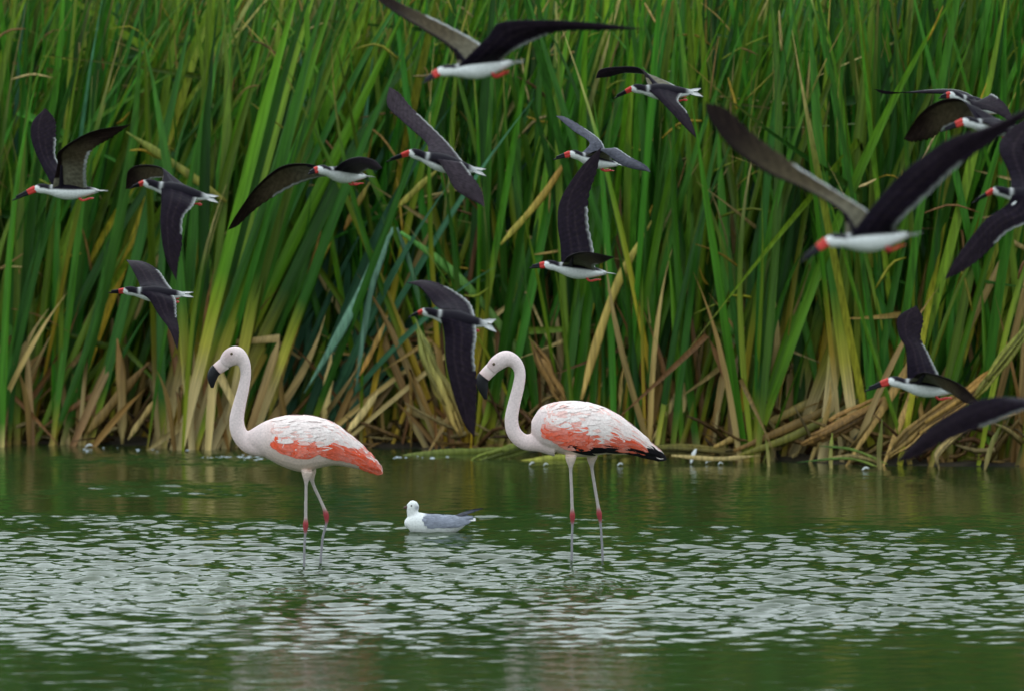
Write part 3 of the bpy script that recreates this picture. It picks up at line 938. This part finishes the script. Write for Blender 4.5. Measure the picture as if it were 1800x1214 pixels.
skimmer((955, 465), (1082, 484), (930, 470), 18.6, 0.03, 0, [
    W('far', 'U', [(985, 430, .06), (980, 392, .12), (986, 350, .18), (1020, 296, .24), (1057, 259, .28)], [(1044, 440, .1), (1035, 392, .14), (1036, 345, .2), (1050, 300, .25)]),
    W('near', 'L', [(1000, 450, -.14), (1030, 443, -.3), (1080, 452, -.42)], [(1046, 467, -.14), (1062, 462, -.28)])],
    'skimmer in the middle with one dark wing raised straight up above its thin white body', 0.1)
skimmer((740, 547), (872, 574), (718, 557), 17.2, 0.08, 48, [
    W('far', 'U', [(762, 534, .06), (748, 515, .12), (735, 503, .18), (715, 497, .24)], [(826, 532, .1), (800, 512, .14), (772, 498, .18), (745, 492, .22)]),
    W('near', 'U', [(781, 590, -.04), (784, 636, -.08), (798, 696, -.12), (816, 745, -.14), (834, 768, -.15)], [(838, 592, -.06), (834, 625, -.09), (839, 668, -.12), (837, 726, -.14)])],
    'dark skimmer between the flamingos with its long wing lowered almost to the water', 0.9)
skimmer((1450, 425), (1618, 414), (1405, 460), 13.2, 0.10, -12, [
    W('far', 'L', [(1478, 374, .02), (1412, 332, .06), (1345, 303, .1), (1284, 259, .14), (1246, 208, .18), (1239, 180, .2)], [(1530, 374, .04), (1470, 335, .08), (1394, 286, .12), (1326, 236, .16), (1278, 192, .19)]),
    W('near', 'U', [(1541, 353, -.04), (1585, 305, -.08), (1625, 273, -.1), (1672, 243, -.14), (1738, 222, -.18), (1828, 180, -.22)], [(1580, 392, -.06), (1640, 336, -.1), (1688, 291, -.14), (1752, 246, -.18), (1800, 208, -.21)])],
    'largest skimmer at right, blurred, with white belly and long wings in a wide V', 0.2)
skimmer((1667, 166), (1772, 204), (1650, 172), 18.5, 0.14, 14, [
    W('far', 'U', [(1672, 166, .1), (1620, 164, .22), (1580, 163, .3), (1536, 157, .36)], [(1690, 160, .1), (1630, 158, .22), (1560, 166, .34)]),
    W('near', 'U', [(1715, 190, -.12), (1745, 197, -.25), (1785, 218, -.36)], [(1742, 165, -.12), (1768, 184, -.25)])],
    'uppermost skimmer at the right edge with a thin wing held straight ahead', 0.1)
skimmer((1690, 214), (1812, 232), (1653, 231), 16.6, 0.14, 6, [
    W('far', 'L', [(1690, 176, .06), (1650, 178, .12), (1615, 203, .18), (1588, 245, .24)], [(1745, 208, .1), (1672, 222, .16), (1640, 243, .2), (1606, 251, .23)]),
    W('near', 'U', [(1775, 236, -.14), (1810, 262, -.28), (1850, 305, -.38)], [(1812, 240, -.14), (1838, 262, -.26)])],
    'skimmer at right with rusty streaked underwing fanned in front of its face', 0.2)
skimmer((1743, 335), (1880, 356), (1708, 357), 16.2, 0.06, 42, [
    W('far', 'U', [(1775, 306, .06), (1757, 266, .12), (1764, 240, .18), (1800, 212, .24), (1840, 196, .28)], [(1832, 320, .1), (1832, 280, .16), (1842, 240, .24)]),
    W('near', 'U', [(1768, 362, -.04), (1735, 384, -.1), (1704, 421, -.14), (1679, 456, -.18), (1660, 492, -.2)], [(1822, 385, -.06), (1772, 408, -.1), (1736, 444, -.14), (1700, 473, -.18)])],
    'skimmer half cut by the right edge, dark back and wing pointing down left', 0.2)
skimmer((1560, 669), (1702, 690), (1519, 686), 17.4, 0.02, 2, [
    W('far', 'U', [(1594, 640, .04), (1592, 612, .08), (1579, 586, .12), (1580, 556, .16), (1611, 537, .2)], [(1644, 645, .06), (1633, 622, .1), (1619, 592, .14), (1624, 562, .18)]),
    W('near', 'L', [(1620, 654, -.14), (1660, 662, -.26), (1695, 680, -.34), (1720, 706, -.4)], [(1655, 682, -.1), (1675, 694, -.24), (1697, 708, -.34)])],
    'skimmer flying low at right just above the rusty stalk with one wing raised', 0.1)
skimmer((1842, 700), (2000, 716), (1806, 716), 13.6, 0.10, 20, [
    W('near', 'U', [(1800, 699, -.06), (1752, 697, -.12), (1712, 705, -.16), (1666, 729, -.2), (1630, 755, -.23), (1572, 812, -.26)], [(1845, 716, -.08), (1800, 720, -.1), (1752, 740, -.14), (1706, 758, -.18), (1660, 776, -.22), (1605, 806, -.25)]),
    W('far', 'U', [(1900, 660, .14), (1920, 600, .3), (1960, 560, .42)], [(1950, 680, .16), (1960, 620, .3)])],
    'skimmer outside the right edge of which only one long dark lowered wing shows', 0.2)


# ------------------------------------------------------------------ flamingos
PALE = np.array([0.80, 0.655, 0.62]); CREAM = np.array([0.70, 0.53, 0.43]); PINK = np.array([0.78, 0.47, 0.42]); CORAL = np.array([0.82, 0.085, 0.025]); LEGC = np.array([0.44, 0.37, 0.34]); KNEE = np.array([0.32, 0.045, 0.05]); SHANK = np.array([0.26, 0.24, 0.25])


def feather(g, p, dirv, nrm, L, w, col, tipcol=None, curl=0.12):
    """one overlapping contour feather lying on the body"""
    dirv = unit(dirv - nrm * dirv.dot(nrm)); sd = np.cross(nrm, dirv)
    n = 6
    vs_, cs_ = [], []
    for i in range(n + 1):
        t_ = i / n
        ww = w * 0.5 * math.sin(math.pi * (0.18 + 0.80 * t_)) ** 0.7
        c0 = p + dirv * L * t_ + nrm * (0.0008 + curl * L * t_ * (1 - t_) * 0.6 + 0.0010 * t_)
        cc = col if tipcol is None else col * (1 - t_ ** 2) + tipcol * t_ ** 2
        for s_ in (-1, 0, 1):
            vs_.append(c0 + sd * s_ * ww - nrm * abs(s_) * 0.0009)
            cs_.append(cc * (1.05 if s_ == 0 else 0.97))
    fs = [(i * 3 + k, i * 3 + k + 1, (i + 1) * 3 + k + 1, (i + 1) * 3 + k) for i in range(n) for k in range(2)]
    g.add(vs_, fs, cs_)


def flamingo(d, top, bot, neck, neck_r, bill, bill_r, eye, legs, label, red_fn, seed, yawtilt=0.0):
    """top/bot: outline of the trunk; neck: path from trunk to head (photo pixels at distance d)"""
    m = d / F
    r = np.random.default_rng(seed)
    gx = (legs[0][-1][0] + legs[1][-1][0]) / 2
    org = P(gx, HOR, d); org[2] = 0
    e = empty('flamingo', org, label, 'flamingo', 'flamingos wading in the lake')
    tp, bt = np.array(top, float), np.array(bot, float)
    x0, x1 = max(tp[0, 0], bt[0, 0]), min(tp[-1, 0], bt[-1, 0])
    xs_ = np.linspace(x0, x1, 40)
    ty, by = np.interp(xs_, tp[:, 0], tp[:, 1]), np.interp(xs_, bt[:, 0], bt[:, 1])
    k5 = np.array([1, 2, 3, 2, 1]) / 9
    sm = lambda a: np.convolve(np.pad(a, 2, 'edge'), k5, 'valid')
    ty, by = sm(ty), sm(by)
    hz = (by - ty) / 2 * m
    hw = np.clip(hz * 0.86, 0.006, 0.115)
    cen = np.array([P(x, (a + b_) / 2, d) for x, a, b_ in zip(xs_, ty, by)]) - org
    g = Geo()
    vs_, fs = [], []
    n = 24
    for i in range(40):
        for k in range(n):
            a = 2 * math.pi * k / n
            vs_.append(cen[i] + np.array([0, math.cos(a) * hw[i], math.sin(a) * hz[i]]))
    for i in range(39):
        for k in range(n):
            fs.append((i * n + k, i * n + (k + 1) % n, (i + 1) * n + (k + 1) % n, (i + 1) * n + k))
    fs += [tuple(reversed(range(n))), tuple(39 * n + k for k in range(n))]
    g.add(vs_, fs)
    np3 = np.array([P(x, y, d) - org for x, y in neck])
    nr = np.array(neck_r, float) * m
    path = crom(np3, 60); rr = crom(nr[:, None], 60)[:, 0]
    g.tube(path, rr * 0.82, rr, n=18)
    for li, lg in enumerate(legs):
        off = -0.045 if li == 0 else 0.045
        pts = np.array([P(x, y, d) - org + np.array([0, off, 0]) for x, y in lg])
        pts[-1][2] = min(pts[-1][2], 0) - 0.12
        # thigh, tibia, swollen heel joint, shank
        pth = crom(pts, 40)
        zz = pth[:, 2]
        zk = pts[2][2]
        rad = np.where(zz > zk, 0.0088, 0.0072) + 0.0065 * np.exp(-((zz - zk) / 0.026) ** 2) + 0.022 * sstep(pts[0][2] - 0.07, pts[0][2] + 0.01, zz)
        g.tube(pth, rad, n=10)
    me = remesh(g.mesh('b', None), 0.0045, 5)
    v = co(me)
    px = 900 + (v[:, 0] + org[0]) / m
    py = HOR - (v[:, 2] - CAMZ) / m
    z = v[:, 2]
    c = np.tile(PALE, (len(v), 1))
    bodyx = sstep(x0 + 15, x0 + 60, px)
    lower = sstep(0.35, 1.0, (py - np.interp(px, xs_, ty)) / np.maximum(np.interp(px, xs_, by - ty), 1))
    c = lerp3(c, PINK * 1.02, bodyx * 0.35)
    c = lerp3(c, CREAM, bodyx * lower * 0.75)
    neckc = lerp3(PALE * np.array([0.93, 0.94, 0.97]), PINK, 0.12 + 0.25 * sstep(740, 800, py))
    c = lerp3(c, neckc, (1 - bodyx) * 0.9)
    hd = np.array(eye)
    face = np.exp(-(((px - hd[0] + 6) / 12) ** 2 + ((py - hd[1] - 2) / 12) ** 2))
    c = lerp3(c, np.array([0.46, 0.30, 0.29]), face * 0.6)
    legm = (z < legs_top(legs, m, d)).astype(float)
    kz = np.array([P(*legs[0][2], d)[2], P(*legs[1][2], d)[2]])
    kxs = np.array([(legs[0][2][0] - 900) * m - org[0], (legs[1][2][0] - 900) * m - org[0]])
    which = (v[:, 1] > 0).astype(int)
    dz = z - kz[which]
    lc = lerp3(SHANK, LEGC, sstep(-0.03, 0.02, dz))
    lc = lerp3(lc, KNEE, np.exp(-(dz / 0.034) ** 4))
    c = lerp3(c, lc, sstep(legs_top(legs, m, d) + 0.01, legs_top(legs, m, d) - 0.05, z))
    set_cols(me, np.clip(c, 0, 0.9))
    me.materials.append(M_FEATHER)
    link('body', me, e)

    # folded wings: overlapping feathers on each flank, coral coverts, dark flight feathers
    def surf(fx, th):
        i = fx * 39
        ce = np.array([np.interp(i, range(40), cen[:, k]) for k in range(3)])
        hy, hzz = np.interp(i, range(40), hw), np.interp(i, range(40), hz)
        p = ce + np.array([0, math.cos(th) * hy, math.sin(th) * hzz])
        nr_ = unit(np.array([0.15, math.cos(th) / hy, math.sin(th) / hzz]))
        return p, nr_
    for sg in (-1, 1):
        gs = {'wing': Geo(), 'wing_coverts': Geo(), 'flight_feathers': Geo()}
        lst = []
        for _ in range(620):
            fx = r.uniform(0.07, 0.95); hgt = r.uniform(-0.9, 1.0)
            lst.append((fx, hgt))
        lst.sort(key=lambda q_: -q_[0])
        for fx, hgt in lst:
            th = math.asin(np.clip(hgt, -0.98, 0.98))
            th = th if sg > 0 else math.pi - th
            p, nn = surf(fx, th)
            kind, col = red_fn(fx, hgt, r)
            if kind is None: continue
            fx2 = min(fx + 0.10, 1.0)
            th2 = math.asin(np.clip(hgt - 0.06 + r.normal(0, 0.03), -0.98, 0.98)); th2 = th2 if sg > 0 else math.pi - th2
            p2, nn2 = surf(fx2, th2)
            slope = p2 - p
            nn = unit(nn + nn2 - unit(slope) * (nn + nn2).dot(unit(slope)))
            Lf = {'wing': r.uniform(0.06, 0.11), 'wing_coverts': r.uniform(0.05, 0.09), 'flight_feathers': r.uniform(0.08, 0.13)}[kind]
            Lf *= 1 - 0.5 * sstep(0.75, 0.95, fx)
            feather(gs[kind], p + nn * 0.0015, slope, nn, Lf, r.uniform(0.026, 0.042), col, tipcol=np.clip(col * 0.82 + PALE * 0.18 * (kind != 'flight_feathers'), 0, .8), curl=0.018)
        for nm, gg in gs.items():
            if gg.v:
                o = link(nm, gg.mesh(nm, M_FEATHER), e)
                if nm == 'wing_coverts': o['label'] = 'coral red wing coverts'
                if nm == 'flight_feathers': o['label'] = 'black flight feathers'
    # bill with black hooked tip
    bp_ = np.array([P(x, y, d) - org for x, y in bill]); br = np.array(bill_r, float) * m
    path = crom(bp_, 30); rr = crom(br[:, None], 30)[:, 0]
    k = 11
    g = Geo(); g.tube(path[:k + 1], rr[:k + 1] * 0.62, rr[:k + 1], n=14, col=lerp3(PALE * 0.95, np.array([0.72, 0.50, 0.48]), np.linspace(0, 1, k + 1)))
    b1 = link('bill', g.mesh('bill', M_HORN), e)
    g = Geo(); g.tube(path[k:], rr[k:] * 0.64, rr[k:] * 1.03, n=14, col=np.array([0.010, 0.009, 0.011]))
    link('bill_tip', g.mesh('bill_tip', M_HORN), b1)['label'] = 'black hooked bill tip'
    for sg in (-1, 1):
        c0 = P(*eye, d) - org
        hr = neck_r[-3] * m * 0.80
        g = Geo()
        g.tube([c0 + np.array([0, sg * (hr + q_), 0]) for q_ in (-0.008, -0.003, 0.001, 0.003)], [0.007, 0.0075, 0.006, 0.002], side=np.array([1.0, 0, 0]), n=10,
               col=np.array([0.10, 0.07, 0.04]))
        link('eye', g.mesh('eye', M_HORN), e)
    return e


def legs_top(legs, m, d):
    return P(*legs[0][0], d)[2] - 0.02


def red_left(fx, h, r):
    if fx < 0.2: return None, None
    lo = np.interp(fx, [0.15, 0.3, 0.55, 0.75, 0.95], [-0.10, -0.42, -0.46, -0.5, -0.9])
    hi = np.interp(fx, [0.15, 0.22, 0.5, 0.62, 0.70, 0.80, 0.95], [-0.05, 0.18, -0.12, -0.02, 0.15, 0.25, 0.1]) + r.normal(0, 0.07)
    if h < lo: return None, None
    if h < hi + 0.16 and h > hi and r.random() < 0.45:
        return 'wing_coverts', CORAL * 0.35 + PINK * 0.65
    if h < hi:
        k = r.random()
        return 'wing_coverts', CORAL * (0.85 + 0.4 * r.random()) * (1 - 0.25 * k) + PINK * 0.25 * k
    if fx > 0.82 and r.random() < 0.45:
        return 'wing_coverts', CORAL * 0.6 + PINK * 0.4
    return 'wing', np.clip((PALE * 1.04 if r.random() < 0.8 else PINK * 1.05) * r.uniform(0.94, 1.04), 0, 0.88)


def red_right(fx, h, r):
    lo = np.interp(fx, [0.1, 0.3, 0.6, 0.8, 1.0], [-0.45, -0.72, -0.75, -0.8, -1.0])
    hi = np.interp(fx, [0.12, 0.18, 0.3, 0.45, 0.52, 0.6, 0.8, 0.95], [0.1, 0.38, 0.1, -0.30, -0.45, 0.0, -0.05, -0.3]) + r.normal(0, 0.09)
    if h < lo: return None, None
    if (h < lo + (0.12 if fx < 0.72 else 0.24) and 0.25 < fx) or (fx > 0.86 and h < 0.2):
        return 'flight_feathers', np.array([0.012, 0.010, 0.012]) * r.uniform(0.7, 1.6)
    if h < hi + 0.2 and h > hi and r.random() < 0.4:
        return 'wing_coverts', CORAL * 0.3 + PINK * 0.7
    if h < hi:
        k = r.random() ** 2
        return 'wing_coverts', CORAL * (0.85 + 0.4 * r.random()) * (1 - 0.5 * k) + PINK * 0.5 * k
    return 'wing', np.clip((PALE * 1.05 if r.random() < 0.85 else PINK * 1.05) * r.uniform(0.95, 1.04), 0, 0.88)


flamingo(19.75,
         [(428, 762), (448, 750), (465, 739), (500, 729), (545, 729), (581, 739), (617, 765), (646, 792), (672, 829)],
         [(428, 785), (448, 793), (465, 802), (494, 819), (530, 831), (552, 824), (588, 816), (632, 824), (672, 833)],
         [(500, 780), (470, 780), (440, 780), (421, 762), (416, 738), (421, 710), (428, 682), (432, 656), (428, 636), (416, 625), (404, 629), (393, 640)],
         [30, 24, 17.5, 14.5, 13, 11.5, 10.2, 9.5, 11.5, 16.5, 16, 10.5],
         [(396, 638), (386, 645), (377, 653), (373, 664), (373, 681)], [12, 11, 10, 8.5, 2.5],
         (408, 621),
         [[(541, 826), (539, 850), (538, 922), (536, 960), (535, 995)], [(545, 826), (550, 852), (573, 908), (566, 950), (559, 992)]],
         'left flamingo, pale with a coral wing band, standing with legs close together', red_left, 51)
flamingo(20.0,
         [(934, 748), (937, 728), (948, 714), (977, 705), (1024, 704), (1064, 716), (1097, 736), (1126, 761), (1147, 783), (1164, 800)],
         [(934, 756), (940, 775), (955, 787), (988, 797), (1006, 803), (1042, 802), (1060, 797), (1115, 799), (1150, 806), (1164, 808)],
         [(975, 776), (948, 776), (922, 776), (904, 760), (899, 736), (904, 708), (911, 680), (914, 655), (906, 637), (890, 630), (874, 638), (862, 650)],
         [26, 18, 14, 13, 12, 11, 10.5, 10, 11.5, 14.5, 14, 11],
         [(864, 648), (855, 657), (848, 667), (849, 681), (854, 701)], [12, 11.5, 11, 9, 2.5],
         (868, 639),
         [[(1003, 800), (1003, 825), (1006, 906), (1005, 950), (1004, 982)], [(1041, 800), (1041, 825), (1054, 906), (1058, 950), (1062, 984)]],
         'right flamingo, white back with blotchy coral flank and black wing tips', red_right, 52)

# ------------------------------------------------------------------ gull swimming between the flamingos
d = 21.6; m = d / F
org = P(765, HOR, d); org[2] = 0
e = empty('gull', org, 'small white and grey gull swimming between the two flamingos', 'gull')
g = Geo()
GREY = np.array([0.23, 0.24, 0.29])
body = [(713, 925, 2), (718, 922, 13), (732, 920, 20), (752, 921, 19), (775, 922, 18), (798, 920, 15), (815, 914, 9), (832, 908, 3)]
pth = crom([np.append(P(x, y, d) - org, q_ * m) for x, y, q_ in body], 30)
g.tube(pth[:, :3], np.clip(pth[:, 3] * 0.95, .004, 1), np.clip(pth[:, 3], .004, 1), n=18)
neckp = [(736, 918, 14), (728, 908, 11.5), (725, 898, 10), (726, 889, 10.5), (721, 889, 8), (716, 890, 4)]
pth = crom([np.append(P(x, y, d) - org, q_ * m) for x, y, q_ in neckp], 30)
g.tube(pth[:, :3], np.clip(pth[:, 3] * 0.9, .004, 1), np.clip(pth[:, 3], .004, 1), n=16)
me = remesh(g.mesh('b', None), 0.004, 4)
v = co(me)
px = 900 + (v[:, 0] + org[0]) / m; py = HOR - (v[:, 2] - CAMZ) / m
c = np.tile(WHITE * 1.02, (len(v), 1))
c = lerp3(c, GREY, sstep(742, 752, px) * sstep(918, 910, py))
c = lerp3(c, GREY * 0.9, 0.8 * np.exp(-((px - 733) / 4) ** 2 - ((py - 891) / 4) ** 2))
set_cols(me, c); me.materials.append(M_FEATHER)
link('body', me, e)
r = np.random.default_rng(61)
for sg in (-1, 1):
    gw, gt = Geo(), Geo()
    for k in range(150):
        fx = r.uniform(0, 1) ; hgt = r.uniform(-0.15, 0.95)
        x = 742 + fx * 66 + 7 * (hgt - 0.4) ** 2 * 4 * (fx < 0.2)
        cy = np.interp(x, [732, 752, 775, 798, 815], [920, 921, 922, 920, 914]); rad = np.interp(x, [732, 752, 775, 798, 815], [20, 19, 18, 15, 9]) * m
        th = math.asin(hgt)
        p = P(x, cy, d) - org + np.array([0, sg * math.cos(th) * rad * 0.95, math.sin(th) * rad])
        nn = unit(np.array([0.05, sg * math.cos(th), math.sin(th)]))
        feather(gw, p + nn * 0.001, np.array([1, 0, 0.05]), nn, r.uniform(0.04, 0.07), r.uniform(0.016, 0.024), GREY * r.uniform(0.72, 1.1), tipcol=GREY * r.uniform(0.9, 1.3))
    for k in range(10):
        p = P(789 + k * 2.2, 911 - k * 0.9, d) - org + np.array([0, sg * (0.022 - 0.002 * k), 0])
        feather(gt, p, np.array([1, -sg * 0.12, 0.20]), unit(np.array([-0.1, sg * 0.8, 0.6])), 0.075 + 0.006 * k, 0.020, np.array([0.10, 0.10, 0.12]), tipcol=np.array([0.03, 0.03, 0.034]))
    link('wing', gw.mesh('wing', M_FEATHER), e)
    link('wing_tip', gt.mesh('wing_tip', M_DARKF), e)
g = Geo()
for k in range(9):
    p = P(808, 913, d) - org + np.array([0, (k - 4) * 0.004, 0])
    feather(g, p, np.array([1, (k - 4) * 0.05, 0.16]), np.array([0, -0.3, 0.95]), 0.085, 0.02, WHITE * 0.85)
link('tail', g.mesh('tail', M_FEATHER), e)
g = Geo()
g.tube([P(x, y, d) - org for x, y in ((719, 889), (715, 890.5), (711, 891.5), (709, 893))], np.array([3, 2.5, 1.8, 0.5]) * m * .6, np.array([3.2, 2.7, 2.2, 0.6]) * m, n=8, col=np.array([0.10, 0.05, 0.045]))
link('bill', g.mesh('bill', M_HORN), e)
for sg in (-1, 1):
    c0 = P(723.5, 887.5, d) - org
    g = Geo(); g.tube([c0 + np.array([0, sg * q_, 0]) for q_ in (0.018, 0.024, 0.027, 0.029)], [0.004, 0.005, 0.004, 0.001], side=np.array([1.0, 0, 0]), n=8)
    link('eye', g.mesh('eye', M_EYE), e)


# ------------------------------------------------------------------ white feathers and painted glint flecks at the waterline
def floating(px, d, L, tilt, label):
    p0 = P(px, HOR, d); p0[2] = 0.006
    L = L * 0.65 if tilt < 40 else L * 0.85
    g = Geo()
    a = np.array([0, 0, 0.0]); ang = R(tilt)
    dirv = np.array([math.cos(ang), 0.15, math.sin(ang)])
    path = crom([a, dirv * L * 0.5 + np.array([0, 0, 0.012]), dirv * L], 9)
    tt = np.linspace(0, 1, 9)
    w = L * 0.13 * np.sin(np.pi * (0.08 + 0.9 * tt)) ** 0.7
    g.tube(path, w * 0.25, w, n=10, col=WHITE * 0.95)
    o = link('floating_feather', g.mesh('floating_feather', M_FEATHER), None, p0)
    return tag(o, label, 'feather', 'white feathers floating along the shore')


floating(1214, 26.6, 0.12, 68, 'white feather standing upright on the water right of the right flamingo')
floating(1240, 26.6, 0.06, 15, 'small white feather on the water just right of the upright one')
floating(1515, 26.0, 0.075, 10, 'round white feather floating below the sedge near the dark wing tip')
floating(1262, 26.5, 0.05, 8, 'tiny white feather floating left of the fallen bundle')
floating(1085, 26.4, 0.06, 10, 'white feather floating just right of the right flamingo legs')
floating(930, 26.4, 0.06, 25, 'white feather floating left of the right flamingo legs')
floating(955, 26.4, 0.05, 10, 'second white feather floating left of the right flamingo legs')
floating(150, 28.2, 0.08, 8, 'white feather on the water below the thick brown slanting stalk')
glint_flecks = Geo()  # small bluish-white flecks imitate sky glints on the ripples near the shore
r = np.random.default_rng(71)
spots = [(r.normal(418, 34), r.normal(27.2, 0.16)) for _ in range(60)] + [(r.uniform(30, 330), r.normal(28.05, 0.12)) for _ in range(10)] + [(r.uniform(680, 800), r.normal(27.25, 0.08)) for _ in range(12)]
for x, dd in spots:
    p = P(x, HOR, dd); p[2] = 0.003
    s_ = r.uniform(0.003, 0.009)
    glint_flecks.tube([p + np.array([0, 0, q_ * s_]) for q_ in (-0.5, -0.2, 0.05, 0.15)], np.array([1, 1.05, .75, .2]) * s_ * 0.8, np.array([1, 1.05, .75, .2]) * s_ * r.uniform(1, 2.2), side=np.array([0, 1.0, 0]), n=7, col=np.array([0.62, 0.66, 0.72]))
tag(link('glint_flecks', glint_flecks.mesh('glint_flecks', M_FEATHER)), 'whitish flecks standing in for sky glints on the water along the shore', 'glint_flecks', None, 'stuff')
